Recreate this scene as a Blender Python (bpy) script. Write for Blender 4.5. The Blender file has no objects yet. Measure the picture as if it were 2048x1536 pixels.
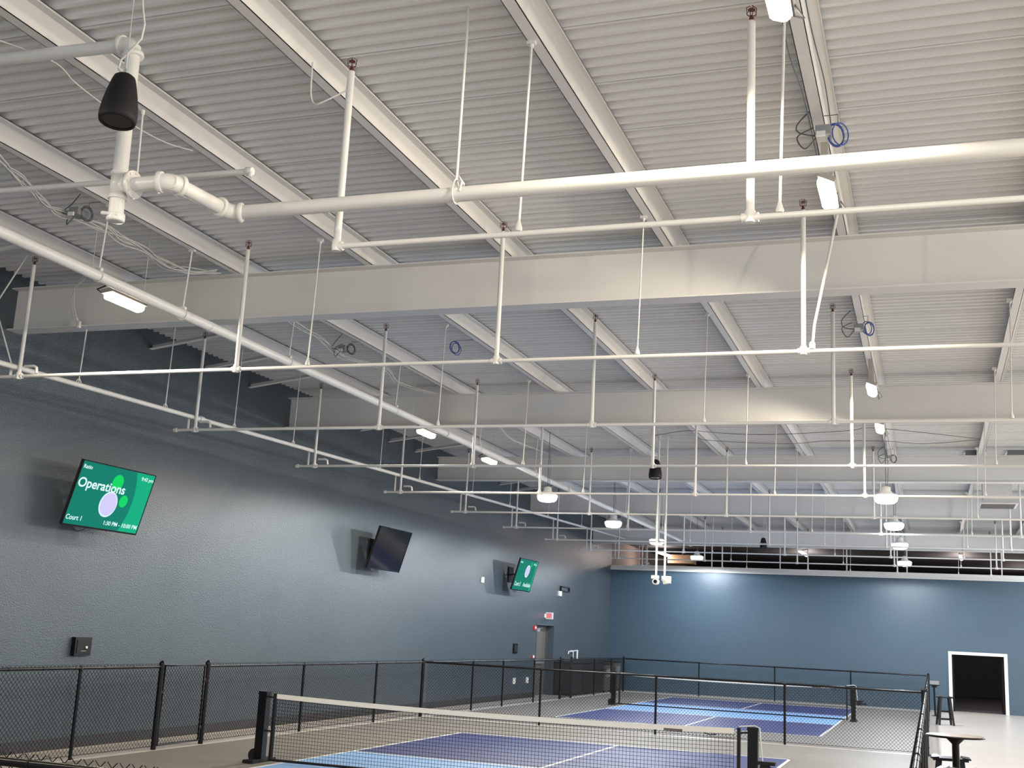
import bpy, math, random
from mathutils import Vector, Matrix
random.seed(7)
PI = math.pi
sc = bpy.context.scene
col = sc.collection

# ------------------------------------------------------------ camera
F_PX = 2333.5
YAW, PITCH, ROLL = 0.34784, 0.20921, 0.05039
cy_, sy_, cp_, sp_ = math.cos(YAW), math.sin(YAW), math.cos(PITCH), math.sin(PITCH)
fwd = Vector((-sy_ * cp_, cy_ * cp_, sp_))
r0 = Vector((cy_, sy_, 0)); u0 = r0.cross(fwd)
cr_, sr_ = math.cos(ROLL), math.sin(ROLL)
right = cr_ * r0 + sr_ * u0
up = -sr_ * r0 + cr_ * u0
cam_d = bpy.data.cameras.new('camera'); cam = bpy.data.objects.new('camera', cam_d); col.objects.link(cam)
cam_d.sensor_width = 36.0; cam_d.lens = F_PX / 2048 * 36.0; cam_d.clip_start = 0.05; cam_d.clip_end = 300
CAM = Vector((5.3478, -14.5864, 1.9045))
m = Matrix((right, up, -fwd)).transposed().to_4x4(); m.translation = CAM
cam.matrix_world = m
sc.camera = cam

# ------------------------------------------------------------ view, world, lamps' light
sc.view_settings.view_transform = 'Standard'; sc.view_settings.look = 'None'
sc.view_settings.gamma = 1.0; sc.view_settings.use_curve_mapping = False
sc.view_settings.exposure = 0.0
w = bpy.data.worlds.new('world'); sc.world = w; w.use_nodes = True
bg = w.node_tree.nodes['Background']; bg.inputs[0].default_value = (0.90, 0.95, 1.0, 1); bg.inputs[1].default_value = 1.3

WARM = (1.0, 0.87, 0.68); COOL = (0.88, 0.94, 1.0)
def spot(loc, power, color, aim=(0, 0, -1), deg=172, radius=0.12, blend=0.12):
    d = bpy.data.lights.new('lamp_light', 'SPOT'); d.energy = power * 1.5; d.color = color
    d.spot_size = math.radians(deg); d.spot_blend = blend; d.shadow_soft_size = radius
    o = bpy.data.objects.new('lamp_light', d); col.objects.link(o)
    o.location = loc; o.rotation_euler = Vector(aim).to_track_quat('-Z', 'Y').to_euler()
    return o
# ------------------------------------------------------------ materials
def mat(name, color, rough=0.6, metal=0.0, noise=0.0, nscale=3.0, bump=0.0, bscale=40.0, emit=None, estr=0.0, spec=0.5, coord='Object'):
    mt = bpy.data.materials.new(name); mt.use_nodes = True
    nt = mt.node_tree; b = nt.nodes['Principled BSDF']
    b.inputs['Base Color'].default_value = (*color, 1); b.inputs['Roughness'].default_value = rough
    b.inputs['Metallic'].default_value = metal; b.inputs['Specular IOR Level'].default_value = spec
    if emit:
        b.inputs['Emission Color'].default_value = (*emit, 1); b.inputs['Emission Strength'].default_value = estr
    if noise or bump:
        geo = nt.nodes.new('ShaderNodeNewGeometry')
    if noise:
        n = nt.nodes.new('ShaderNodeTexNoise'); n.inputs['Scale'].default_value = nscale; n.inputs['Detail'].default_value = 4
        nt.links.new(geo.outputs['Position'], n.inputs['Vector'])
        mx = nt.nodes.new('ShaderNodeMixRGB'); mx.blend_type = 'MIX'
        mx.inputs[1].default_value = (*[c * (1 - noise) for c in color], 1)
        mx.inputs[2].default_value = (*[min(1, c * (1 + noise)) for c in color], 1)
        nt.links.new(n.outputs['Fac'], mx.inputs[0]); nt.links.new(mx.outputs[0], b.inputs['Base Color'])
    if bump:
        n2 = nt.nodes.new('ShaderNodeTexNoise'); n2.inputs['Scale'].default_value = bscale; n2.inputs['Detail'].default_value = 3
        nt.links.new(geo.outputs['Position'], n2.inputs['Vector'])
        bp = nt.nodes.new('ShaderNodeBump'); bp.inputs['Strength'].default_value = bump; bp.inputs['Distance'].default_value = 0.02
        nt.links.new(n2.outputs['Fac'], bp.inputs['Height']); nt.links.new(bp.outputs[0], b.inputs['Normal'])
    return mt
M = dict(
    deck=mat('deck_paint', (0.74, 0.74, 0.73), 0.6, noise=0.04, nscale=1.5),
    beam=mat('beam_paint', (0.72, 0.71, 0.69), 0.5, noise=0.03, nscale=2),
    pipe=mat('pipe_paint', (0.74, 0.73, 0.70), 0.35, noise=0.03, nscale=6),
    brass=mat('sprinkler_bronze', (0.14, 0.035, 0.025), 0.4, 0.3),
    wall=mat('wall_paint_left', (0.058, 0.077, 0.092), 0.34, noise=0.12, nscale=0.7, bump=0.3, bscale=55),
    wallb=mat('wall_paint_back', (0.052, 0.092, 0.130), 0.36, noise=0.06, nscale=1.0, bump=0.25, bscale=50),
    raw=mat('bare_block', (0.30, 0.23, 0.20), 0.8, noise=0.15, nscale=2),
    void=mat('dark_space_shade', (0.085, 0.085, 0.09), 0.7),  # darkness of the far room and roof openings put into the colour
    base=mat('baseboard_rubber', (0.035, 0.035, 0.037), 0.5),
    conc=mat('polished_concrete', (0.62, 0.56, 0.50), 0.3, noise=0.10, nscale=1.2, bump=0.05, bscale=8),
    surround=mat('court_surround_acrylic', (0.20, 0.185, 0.165), 0.55, noise=0.05, nscale=2),
    navy=mat('court_navy_acrylic', (0.035, 0.046, 0.17), 0.5, noise=0.04, nscale=2),
    sky=mat('court_light_blue_acrylic', (0.23, 0.43, 0.78), 0.5, noise=0.04, nscale=2),
    line=mat('white_line_paint', (0.72, 0.72, 0.70), 0.5),
    black=mat('black_vinyl_steel', (0.003, 0.003, 0.004), 0.3, spec=0.3),
    blackm=mat('matte_black', (0.008, 0.008, 0.010), 0.6, spec=0.3),
    mesh=mat('black_vinyl_wire', (0.005, 0.005, 0.006), 0.6, spec=0.2),
    net=mat('black_net_cord', (0.005, 0.005, 0.005), 0.9, spec=0.1),
    tape=mat('white_net_tape', (0.80, 0.76, 0.68), 0.7),
    white=mat('white_plastic', (0.8, 0.8, 0.78), 0.4),
    grey=mat('grey_metal', (0.32, 0.33, 0.34), 0.45, 0.3),
    housing=mat('lamp_housing_paint', (0.45, 0.42, 0.38), 0.5),
    warm=mat('warm_lamp_lens', (0.9, 0.85, 0.7), 0.4, emit=(1.0, 0.86, 0.62), estr=14.0),
    cool=mat('cool_lamp_lens', (0.9, 0.9, 0.9), 0.4, emit=(0.95, 0.98, 1.0), estr=14.0),
    tube=mat('tube_lamp_lens', (0.9, 0.9, 0.9), 0.4, emit=(1.0, 0.93, 0.86), estr=2.5),
    cable=mat('white_cable', (0.62, 0.62, 0.60), 0.5),
    dcable=mat('grey_cable', (0.12, 0.12, 0.13), 0.5),
    bcable=mat('blue_cable', (0.06, 0.10, 0.35), 0.5),
    gloss=mat('black_glass', (0.006, 0.006, 0.008), 0.08),
    tgreen=mat('screen_dark_green', (0, 0, 0), 0.5, spec=0.05, emit=(0.004, 0.215, 0.155), estr=1.0),
    tgreen2=mat('screen_light_green', (0, 0, 0), 0.5, spec=0.05, emit=(0.004, 0.43, 0.22), estr=1.0),
    tlime=mat('screen_lime', (0, 0, 0), 0.5, spec=0.05, emit=(0.004, 0.68, 0.13), estr=1.0),
    tlilac=mat('screen_lilac', (0, 0, 0), 0.3, emit=(0.63, 0.60, 0.92), estr=1.0),
    ttext=mat('screen_text_white', (0, 0, 0), 0.3, emit=(0.72, 0.98, 0.98), estr=1.0),
    red=mat('red_plastic', (0.55, 0.03, 0.04), 0.4),
    exitm=mat('exit_lit_red', (0.4, 0.02, 0.03), 0.4, emit=(1.0, 0.12, 0.15), estr=0.8),
    pink=mat('exit_sign_face', (0.72, 0.42, 0.44), 0.4),
    door=mat('door_taupe_paint', (0.13, 0.115, 0.10), 0.5),
    frame=mat('door_frame_paint', (0.07, 0.085, 0.10), 0.4),
    wood=mat('worn_table_laminate', (0.42, 0.35, 0.30), 0.35, noise=0.1, nscale=8),
    tan=mat('tan_cardboard', (0.42, 0.27, 0.16), 0.7),
    cab=mat('charcoal_cover', (0.022, 0.020, 0.021), 0.55),
    bin=mat('taupe_bin', (0.11, 0.095, 0.085), 0.6, noise=0.2, nscale=5),
)

# ------------------------------------------------------------ mesh building in world coordinates
class MB:
    def __init__(s): s.v = []; s.f = []; s.sm = []
    def add(s, vs, fs, smooth=False):
        n = len(s.v); s.v += [tuple(v) for v in vs]; s.f += [tuple(i + n for i in f) for f in fs]; s.sm += [smooth] * len(fs); return s
    def box(s, x0, x1, y0, y1, z0, z1):
        return s.add([(x0, y0, z0), (x1, y0, z0), (x1, y1, z0), (x0, y1, z0), (x0, y0, z1), (x1, y0, z1), (x1, y1, z1), (x0, y1, z1)],
                     [(3, 2, 1, 0), (4, 5, 6, 7), (0, 1, 5, 4), (1, 2, 6, 5), (2, 3, 7, 6), (3, 0, 4, 7)])
    def obox(s, c, ax, ay, az, hx, hy, hz):
        c, ax, ay, az = map(Vector, (c, ax, ay, az)); ax.normalize(); ay.normalize(); az.normalize()
        vs = [c + ax * hx * i + ay * hy * j + az * hz * k for k in (-1, 1) for i, j in ((-1, -1), (1, -1), (1, 1), (-1, 1))]
        return s.add(vs, [(3, 2, 1, 0), (4, 5, 6, 7), (0, 1, 5, 4), (1, 2, 6, 5), (2, 3, 7, 6), (3, 0, 4, 7)])
    def prism(s, p0, p1, r, n=3, smooth=False):
        p0, p1 = Vector(p0), Vector(p1); return s.tube([p0, p1], r, n, smooth)
    def tube(s, pts, r, n=10, smooth=True, caps=True):
        pts = [Vector(p) for p in pts]; rings = []; prev = None
        for i, p in enumerate(pts):
            t = (pts[min(i + 1, len(pts) - 1)] - pts[max(i - 1, 0)]).normalized()
            if prev is None:
                a = Vector((0, 0, 1)) if abs(t.z) < 0.9 else Vector((1, 0, 0)); u = t.cross(a).normalized()
            else:
                u = (prev - t * prev.dot(t)).normalized()
            prev = u; v = t.cross(u); rr = r[i] if isinstance(r, (list, tuple)) else r
            rings.append([p + (u * math.cos(2 * PI * k / n) + v * math.sin(2 * PI * k / n)) * rr for k in range(n)])
        vs = [q for R in rings for q in R]
        fs = [(i * n + k, i * n + (k + 1) % n, (i + 1) * n + (k + 1) % n, (i + 1) * n + k) for i in range(len(pts) - 1) for k in range(n)]
        s.add(vs, fs, smooth)
        if caps:
            s.add(rings[0], [tuple(range(n))[::-1]]); s.add(rings[-1], [tuple(range(n))])
        return s
    def lathe(s, base, prof, axis=(0, 0, 1), n=20, smooth=True):      # prof: (radius, height) pairs
        b = Vector(base); ax = Vector(axis).normalized()
        return s.tube([b + ax * h for _, h in prof], [max(r_, 1e-4) for r_, _ in prof], n, smooth) if False else s._lathe(b, ax, prof, n, smooth)
    def _lathe(s, b, ax, prof, n, smooth):
        a = Vector((0, 0, 1)) if abs(ax.z) < 0.9 else Vector((1, 0, 0)); u = ax.cross(a).normalized(); v = ax.cross(u)
        vs = []
        for r_, h in prof:
            vs += [b + ax * h + (u * math.cos(2 * PI * k / n) + v * math.sin(2 * PI * k / n)) * r_ for k in range(n)]
        fs = [(i * n + k, i * n + (k + 1) % n, (i + 1) * n + (k + 1) % n, (i + 1) * n + k) for i in range(len(prof) - 1) for k in range(n)]
        s.add(vs, fs, smooth); s.add(vs[:n], [tuple(range(n))[::-1]]); s.add(vs[-n:], [tuple(range(n))])
        return s
    def quad(s, a, b, c, d): return s.add([a, b, c, d], [(0, 1, 2, 3)])

ORG = {}
def empty(name, loc, label=None, cat=None, group=None):
    o = bpy.data.objects.new(name, None); col.objects.link(o); o.location = loc; o.empty_display_size = 0.1
    ORG[o.name] = Vector(loc); tag(o, label, cat, group); return o
def tag(o, label=None, cat=None, group=None, kind=None):
    if label: o['label'] = label
    if cat: o['category'] = cat
    if group: o['group'] = group
    if kind: o['kind'] = kind
    return o
def build(name, mb, mt, parent=None, org=None, label=None, cat=None, group=None, kind=None):
    if org is None:
        org = ORG[parent.name] if parent else Vector((0, 0, 0))
    org = Vector(org)
    me = bpy.data.meshes.new(name)
    me.from_pydata([(Vector(v) - org)[:] for v in mb.v], [], mb.f); me.update()
    me.polygons.foreach_set('use_smooth', mb.sm)
    me.materials.append(M[mt] if isinstance(mt, str) else mt)
    o = bpy.data.objects.new(name, me); col.objects.link(o)
    if parent:
        o.parent = parent; o.location = org - ORG[parent.name]
    else:
        o.location = org
    ORG[o.name] = org
    return tag(o, label, cat, group, kind)
def struct(name, mb, mt, label=None, cat=None): return build(name, mb, mt, label=label, cat=cat, kind='structure')
def text(name, s, parent, mt, P, rt, upv, height, width=None, align='LEFT', off=0.004):
    cu = bpy.data.curves.new(name, 'FONT'); cu.body = s; cu.size = 1.0; cu.align_x = align; cu.extrude = 0.0; cu.offset = 0.019
    t = bpy.data.objects.new(name, cu); col.objects.link(t)
    dg = bpy.context.evaluated_depsgraph_get(); me = bpy.data.meshes.new_from_object(t.evaluated_get(dg))
    col.objects.unlink(t); bpy.data.objects.remove(t)
    xs = [v.co.x for v in me.vertices]; k = height / 0.72
    kx = k if width is None else width / (max(xs) - min(xs)); x0 = min(xs) if align == 'LEFT' else 0
    P, rt, upv = Vector(P), Vector(rt), Vector(upv); n = rt.cross(upv)
    org = ORG[parent.name]
    for v in me.vertices:
        v.co = P + rt * ((v.co.x - x0) * kx) + upv * (v.co.y * k) + n * off - org
    me.materials.clear(); me.materials.append(M[mt]); me.name = name
    o = bpy.data.objects.new(name, me); col.objects.link(o); o.parent = parent; ORG[o.name] = org; return o

# ------------------------------------------------------------ the room
XL, YB = -6.15, 29.3
XR, YF = 14.0, -19.0
ZD = 6.28                                           # underside of the roof deck
mb = MB(); mb.box(-6.6, XR, YF, 46, -0.2, 0.0); struct('floor', mb, 'conc', 'pale polished concrete slab floor', 'floor')
# left wall with the recessed exit door opening
D0, D1, DH = 20.5, 22.25, 2.16
mb = MB(); mb.box(-6.65, XL, YF, D0, 0, 6.5); mb.box(-6.65, XL, D1, YB + 0.05, 0, 6.5); mb.box(-6.65, XL, D0, D1, DH, 6.5)
mb.box(-6.65, -6.45, D0, D1, 0, DH)
struct('wall_left', mb, 'wall', 'dark blue grey painted left wall', 'wall')
mb = MB(); mb.box(-6.65, XL, YB + 0.05, 46, 0, 6.5); struct('wall_far_left', mb, 'raw', 'unpainted brownish wall continuing beyond the back wall', 'wall')
# back wall: partial height, doorway to a dark room
bx0, bx1, bz = 6.0, 7.66, 1.9
mb = MB(); mb.box(XL, bx0, YB, YB + 0.2, 0, 4.46); mb.box(bx1, XR, YB, YB + 0.2, 0, 4.46); mb.box(bx0, bx1, YB, YB + 0.2, bz, 4.46)
struct('wall_back', mb, 'wallb', 'dark blue back wall stopping short of the roof', 'wall')
mb = MB(); mb.box(XL, XR, YB - 0.06, YB + 0.22, 4.46, 4.60); mb.box(XL, XR, YB - 0.09, YB - 0.06, 4.43, 4.49)
struct('trim_1', mb, 'pipe', 'white steel cap along the top of the back wall', 'trim')
mb = MB(); mb.box(XL, XR, 45.8, 46, 0, 6.5); mb.box(XR - 0.1, XR, YB + 0.2, 46, 0, 6.5); mb.box(XL, XR, 30.7, 46, 5.6, 5.8); mb.box(XL + .01, XR, YB + .25, 45.8, 0.001, 0.01)
struct('wall_far_room', mb, 'void', 'walls and ceiling of the dim room beyond, its shade in their colour', 'wall')
mb = MB(); mb.box(XL, XR, 30.5, 30.7, 5.6, 6.4); struct('trim_2', mb, 'beam', 'pale fascia closing the far end of the roof', 'trim')
mb = MB(); mb.box(XL, XL + 0.02, YF, D0 - .05, 0, 0.15); mb.box(XL, XL + 0.02, D1 + .05, YB, 0, 0.15)
struct('baseboard_left', mb, 'base', 'black rubber baseboard along left wall', 'baseboard')
# door on the left wall
dr = empty('door_1', (-6.4, 21.4, 0)); tag(dr, 'taupe steel exit door in a recess of the left wall', 'door', kind='structure')
mb = MB(); mb.box(-6.45, -6.40, D0 + 0.06, D1 - 0.06, 0.01, DH - 0.06); build('door_leaf', mb, 'door', dr)
mb = MB(); mb.box(-6.40, -6.36, D0, D0 + .06, 0, DH); mb.box(-6.40, -6.36, D1 - .06, D1, 0, DH); mb.box(-6.40, -6.36, D0, D1, DH - .06, DH)
mb.box(XL, XL + .015, D0 - .05, D0, 0, DH + .05); mb.box(XL, XL + .015, D1, D1 + .05, 0, DH + .05); mb.box(XL, XL + .015, D0, D1, DH, DH + .05)
build('door_frame', mb, 'frame', dr)
mb = MB(); mb.box(-6.40, -6.28, D0 + .3, D0 + .75, DH - .2, DH - .1); mb.tube([(-6.34, D0 + .7, DH - .1), (-6.25, D0 + .9, DH - .08)], .012, 6); build('door_closer', mb, 'grey', dr)
mb = MB(); mb.tube([(-6.38, D0 + .25, 1.0), (-6.33, D0 + .25, 1.0), (-6.33, D1 - .35, 1.0), (-6.38, D1 - .35, 1.0)], .02, 8); build('push_bar', mb, 'grey', dr)
# doorway in the back wall
dr = empty('door_2', (6.8, YB, 0)); tag(dr, 'white framed doorway in the blue back wall opening to a dark room', 'doorway', kind='structure')
mb = MB(); mb.box(bx0 - .11, bx0, YB - .03, YB + .2, 0, bz + .1); mb.box(bx1, bx1 + .11, YB - .03, YB + .2, 0, bz + .1); mb.box(bx0, bx1, YB - .03, YB + .2, bz, bz + .1)
build('door_frame', mb, 'white', dr)
mb = MB(); mb.box(bx0 + .02, bx0 + .06, YB + .2, YB + 1.0, 0.01, bz); build('door_leaf', mb, 'blackm', dr)
mb = MB(); mb.box(bx1 - .06, bx1 - .02, YB + .2, YB + 1.0, 0.01, bz); build('door_leaf', mb, 'blackm', dr)
for xx in (bx0, bx1):
    for zz in (.25, 1.0, 1.7):
        mb = MB(); mb.box(xx - .012, xx + .012, YB - .005, YB + .10, zz - .05, zz + .05); build('hinge', mb, 'blackm', dr)

# corrugated roof deck (ribs run across the room)
mb = MB(); p = 0.1524; y = -19.0; prof = []
while y < 30.5:
    prof += [(y, ZD), (y + .045, ZD), (y + .062, ZD + .046), (y + .1354, ZD + .046)]; y += p
vs = []
for (yy, zz) in prof: vs += [(-6.15, yy, zz), (XR, yy, zz)]
mb.add(vs, [(2 * i, 2 * i + 1, 2 * i + 3, 2 * i + 2) for i in range(len(prof) - 1)])
mb.box(-6.15, XR, -19, 30.5, ZD + .05, ZD + .09)
struct('ceiling', mb, 'deck', 'light grey painted corrugated steel roof deck', 'ceiling')
mb = MB()
k = 0
for i in range(0, int(49 / p), 6):
    yy = -19.0 + i * p + 0.008
    if yy < 30.4: mb.box(-6.1, XR, yy, yy + 0.004, ZD - 0.002, ZD + 0.001)
struct('trim_3', mb, 'grey', 'thin side lap seams of the roof deck', 'seam')

# purlins (Z sections along the room) and girders (I sections across)
PX = [-4.62, -2.72, -0.90, 0.85, 2.70, 4.53, 6.36, 8.19, 10.0, 11.8]
ordn = ['first', 'second', 'third', 'fourth', 'fifth', 'sixth', 'seventh', 'eighth', 'ninth', 'tenth']
for i, x in enumerate(PX):
    mb = MB(); z0, z1, t = 6.08, ZD - .008, .006; ya, yb = YF + .2, 30.45
    mb.box(x, x + .10, ya, yb, z0, z0 + t); mb.box(x + .094, x + .10, ya, yb, z0, z1); mb.box(x + .10, x + .19, ya, yb, z1 - t, z1)
    mb.box(x, x + t, ya, yb, z0, z0 + .022); mb.box(x + .184, x + .19, ya, yb, z1 - .022, z1)
    build('roof_purlin', mb, 'beam', org=(x, ya, z0), label='light grey purlin running lengthways under the deck, %s from the left wall' % ordn[i], cat='purlin', group='purlins under the roof deck')
GY = [-9.87, -2.57, 4.73, 12.03, 19.33]
gl = ['over the viewer', 'nearest in view', 'second in view', 'third in view', 'fourth in view']
for i, yg in enumerate(GY[1:]):
    g = empty('roof_girder', (XL, yg, 5.5), 'deep pale steel girder spanning the room, %s counting from the front' % gl[i + 1], 'girder', 'deep girders across the room')
    mb = MB(); mb.box(XL, XR, yg - .006, yg + .006, 5.51, 6.07); build('web', mb, 'beam', g)
    mb = MB(); mb.box(XL, XR, yg - .125, yg + .125, 5.5, 5.515); build('flange', mb, 'beam', g)
    mb = MB(); mb.box(XL, XR, yg - .125, yg + .125, 6.065, 6.079); build('flange', mb, 'beam', g)
    if i < 2:
        for xx in (-.9 + .06, 2.7 + .06):
            pass
yg = 26.6
g = empty('roof_girder', (XL, yg, 5.2), 'pale steel beam set lower than the others, just before the back wall', 'girder', 'deep girders across the room')
mb = MB(); mb.box(XL, XR, yg - .006, yg + .006, 5.21, 5.76); build('web', mb, 'beam', g)
mb = MB(); mb.box(XL, XR, yg - .125, yg + .125, 5.2, 5.215); build('flange', mb, 'beam', g)
mb = MB(); mb.box(XL, XR, yg - .125, yg + .125, 5.755, 5.77); build('flange', mb, 'beam', g)
# outriggers on the left wall
oy = [-5.45, -4.0, 0.34, 1.79, 3.24, 6.2, 7.7, 9.13, 10.6, 13.5, 15.0, 16.5, 17.9]
for i, yy in enumerate(oy):
    mb = MB(); a_, b_ = Vector((XL, yy, 5.985)), Vector((-4.56, yy, 6.20)); d_ = (b_ - a_).normalized(); n_ = Vector((-d_.z, 0, d_.x)); c_ = (a_ + b_) / 2; h_ = (b_ - a_).length / 2
    mb.obox(c_, d_, (0, 1, 0), n_, h_, .045, .004); mb.obox(c_ + n_ * .035 + Vector((0, .04, 0)), d_, (0, 1, 0), n_, h_, .004, .035)
    build('wall_bracket', mb, 'beam', org=(XL, yy, 6.0), label='short light grey strut on top of the left wall, number %s from front' % (['one', 'two', 'three', 'four', 'five', 'six', 'seven', 'eight', 'nine', 'ten', 'eleven', 'twelve', 'thirteen'][i]), cat='strut', group='struts along the top of the left wall')

# ------------------------------------------------------------ sprinkler pipes
def head(parent, x, y, z):
    mb = MB(); mb.lathe((x, y, z), [(.012, 0), (.017, .01), (.017, .025), (.010, .03), (.010, .045)], n=10)
    for a in (0, PI / 2, PI, 3 * PI / 2):
        dx, dy = math.cos(a + .4), math.sin(a + .4)
        mb.tube([(x, y, z + .03), (x + dx * .03, y + dy * .03, z + .045), (x + dx * .034, y + dy * .034, z + .10), (x + dx * .01, y + dy * .01, z + .115)], .003, 5)
    mb.lathe((x, y, z + .085), [(.026, 0), (.026, .003)], n=12)
    ring = [(x + .033 * math.cos(t * PI / 6), y + .033 * math.sin(t * PI / 6), z + .06) for t in range(13)]
    mb.tube(ring, .0025, 5)
    return build('sprinkler_head', mb, 'brass', parent)
def clevis(mb, x, y, z, r):
    pts = [(x, y + (r + .012) * math.sin(t), z + (r + .012) * math.cos(t)) for t in [i * PI / 8 for i in range(17)]]
    mb.tube([(x, y, z + r + .07)] + [(x, y + (r + .012) * .6, z + r + .03)] + pts[3:14] + [(x, y - (r + .012) * .6, z + r + .03), (x, y, z + r + .07)], .006, 6)
    mb.lathe((x, y, z + r + .05), [(.016, 0), (.016, .03)], n=8)
YK = [-7.31 + 3.657 * k for k in range(11)]
ZBR = 4.62
blab = ['nearest, ending in an elbow', 'second from the front, before the nearest girder',
        'third from the front, between two girders', 'fourth from the front, before the second girder',
        'fifth cross pipe from the front', 'sixth cross pipe from the front', 'seventh cross pipe from the front', 'eighth cross pipe from the front',
        'ninth cross pipe from the front', 'tenth cross pipe from the front', 'last cross pipe, right above the back wall']
for k, yk in enumerate(YK):
    x0 = 1.28 if k == 0 else -5.28
    sp = empty('sprinkler_pipe', (x0, yk, ZBR), 'thin white sprinkler pipe with risers, ' + blab[k], 'pipe', 'white sprinkler branch pipes across the room')
    n = 12 if k < 4 else 8
    mb = MB(); mb.tube([(x0, yk, ZBR), (XR - .05, yk, ZBR)], .021, n); build('branch_pipe', mb, 'pipe', sp)
    xs = [1.28, 4.30, 7.35, 10.4] if k == 0 else [-4.93, -1.90, 1.2, 4.28, 7.35, 10.4]
    for j, xx in enumerate(xs):
        rr = .024 if j == len(xs) - 1 or k > 3 else .0245
        mb = MB(); mb.tube([(xx, yk, ZBR), (xx, yk, 6.02)], rr if k else .028, n)
        rz = build('riser', mb, 'pipe', sp)
        head(rz, xx, yk, 6.02)
        mb = MB(); mb.lathe((xx, yk, ZBR - .035), [(.034, 0), (.036, .015), (.036, .075), (.030, .085)], n=n)
        if not (k == 0 and j == 0): mb.tube([(xx - .055, yk, ZBR), (xx + .055, yk, ZBR)], .031, n)
        else: mb.tube([(xx - .02, yk, ZBR), (xx + .05, yk, ZBR)], .033, n)
        build('tee_fitting', mb, 'pipe', sp)
    if k:
        mb = MB(); mb.lathe((x0 - .02, yk, ZBR), [(.030, 0), (.032, .01), (.032, .05)], axis=(1, 0, 0), n=n); build('end_cap', mb, 'pipe', sp)
        # nipple up to the feed main
        zm = 4.80 + .022 * (yk + .5)
        mb = MB(); mb.tube([(-5.06, yk, ZBR), (-5.06, yk, zm - .02), (-4.95, yk, zm - .01)], .020, 8)
        mb.tube([(-4.86, yk, ZBR + .12), (-4.72, yk, ZBR + .12), (-4.68, yk, ZBR + .10), (-4.67, yk, ZBR + .03)], .018, 8)
        build('nipple', mb, 'pipe', sp)
    hx = {0: [2.70, 4.49], 1: [-1.0, 2.68], 2: [-1.0, 2.68], 3: [-1.0, 2.68]}.get(k, [-1.0, 2.68]) + [6.30, 10.0]
    for xx in hx:
        xt = xx + .03
        mb = MB(); mb.tube([(xx, yk, ZBR + .03), (xt, yk, 6.08)], .0075 if k else .010, 7)
        mb.lathe((xx, yk, ZBR + .02), [(.024, 0), (.027, .02), (.015, .06), (.010, .08)], n=10)
        mb.lathe((xt, yk, 6.03), [(.010, 0), (.018, .01), (.018, .045)], n=8); mb.box(xt - .035, xt + .03, yk - .02, yk + .02, 6.055, 6.095)
        build('hanger_rod', mb, 'pipe', sp)
    if k == 1:
        mb = MB(); mb.tube([(4.36, yk, ZBR + .02), (4.38, yk, ZBR + .25), (4.58, yk + .3, 6.08)], .014, 8)
        mb.lathe((4.36, yk, ZBR + .02), [(.03, 0), (.03, .05), (.018, .07)], n=10); build('sway_brace', mb, 'pipe', sp)
        mb = MB(); mb.tube([(-5.05, yk, ZBR + .12), (-5.35, yk - .1, 5.5), (-5.15, yk + .1, 6.2)], .010, 8); build('sway_brace', mb, 'pipe', sp)
# feed main along the left wall
fm = empty('feed_main', (-4.95, -4.2, 4.72), 'long white sprinkler feed pipe running lengthways beside the left wall', 'pipe')
def zf(y): return 4.80 + .022 * (y + .5)
mb = MB(); mb.tube([(-4.98, -4.3, zf(-4.3)), (-4.98, 10, zf(10)), (-4.98, 28.2, zf(28.2))], .033, 12); build('main_pipe', mb, 'pipe', fm)
for yy in (-2.55, -.7, 1.1, 2.95, 6.4, 8.35, 11.5, 14.2, 17.5, 21, 24):
    ztop = 5.5 if abs(yy + 2.55) < .1 else 6.0
    mb = MB(); mb.tube([(-4.98, yy, zf(yy) + .03), (-4.98, yy, zf(yy) + .12)], .008, 6); mb.tube([(-4.98, yy, zf(yy) + .1), (-4.96, yy, 6.27 if ztop > 5.6 else 5.5)], .008, 6)
    mb.tube([(-4.98, yy - .045, zf(yy) - .0), (-4.98, yy - .04, zf(yy) + .05), (-4.98, yy, zf(yy) + .09), (-4.98, yy + .04, zf(yy) + .05), (-4.98, yy + .045, zf(yy))], .007, 6)
    build('hanger_rod', mb, 'pipe', fm)
for yy in (-4.1, 1.2 - 1.0):
    mb = MB(); mb.lathe((-4.98, yy - .05, zf(yy)), [(.048, 0), (.048, .10)], axis=(0, 1, 0), n=12); build('coupling', mb, 'pipe', fm)
# big main near the second purlin
bm = empty('sprinkler_main', (-2.75, YF + 1, 5.30), 'thick white pipe running lengthways below the second purlin past the nearest girder', 'pipe')
mb = MB(); mb.tube([(-2.72, YF + 1, 5.30), (-2.72, 0, 5.31), (-2.78, 13, 5.31), (-2.85, 28, 5.33)], .058, 16); build('main_pipe', mb, 'pipe', bm)
for yy in (-5.1, -3.62, -1.2, 2.2, 6.0, 9.4, 13.8, 17.6, 21.5):
    mb = MB(); mb.tube([(-2.72, yy, 5.36), (-2.68, yy, 6.09)], .010, 7); mb.box(-2.76, -2.68, yy - .02, yy + .02, 5.355, 5.39)
    mb.box(-2.72, -2.64, yy - .02, yy + .02, 6.06, 6.11)
    pts = [(-2.72 + .064 * math.cos(t * PI / 8), yy, 5.305 + .064 * math.sin(t * PI / 8)) for t in range(17)]; mb.tube(pts, .006, 6)
    build('hanger_rod', mb, 'pipe', bm)
for yy in (-3.05, 4.4, 12.0):
    mb = MB(); mb.lathe((-2.72, yy - .04, 5.305), [(.060, 0), (.063, .01), (.063, .05), (.060, .06)], axis=(0, 1, 0), n=16); build('coupling', mb, 'pipe', bm)

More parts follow.
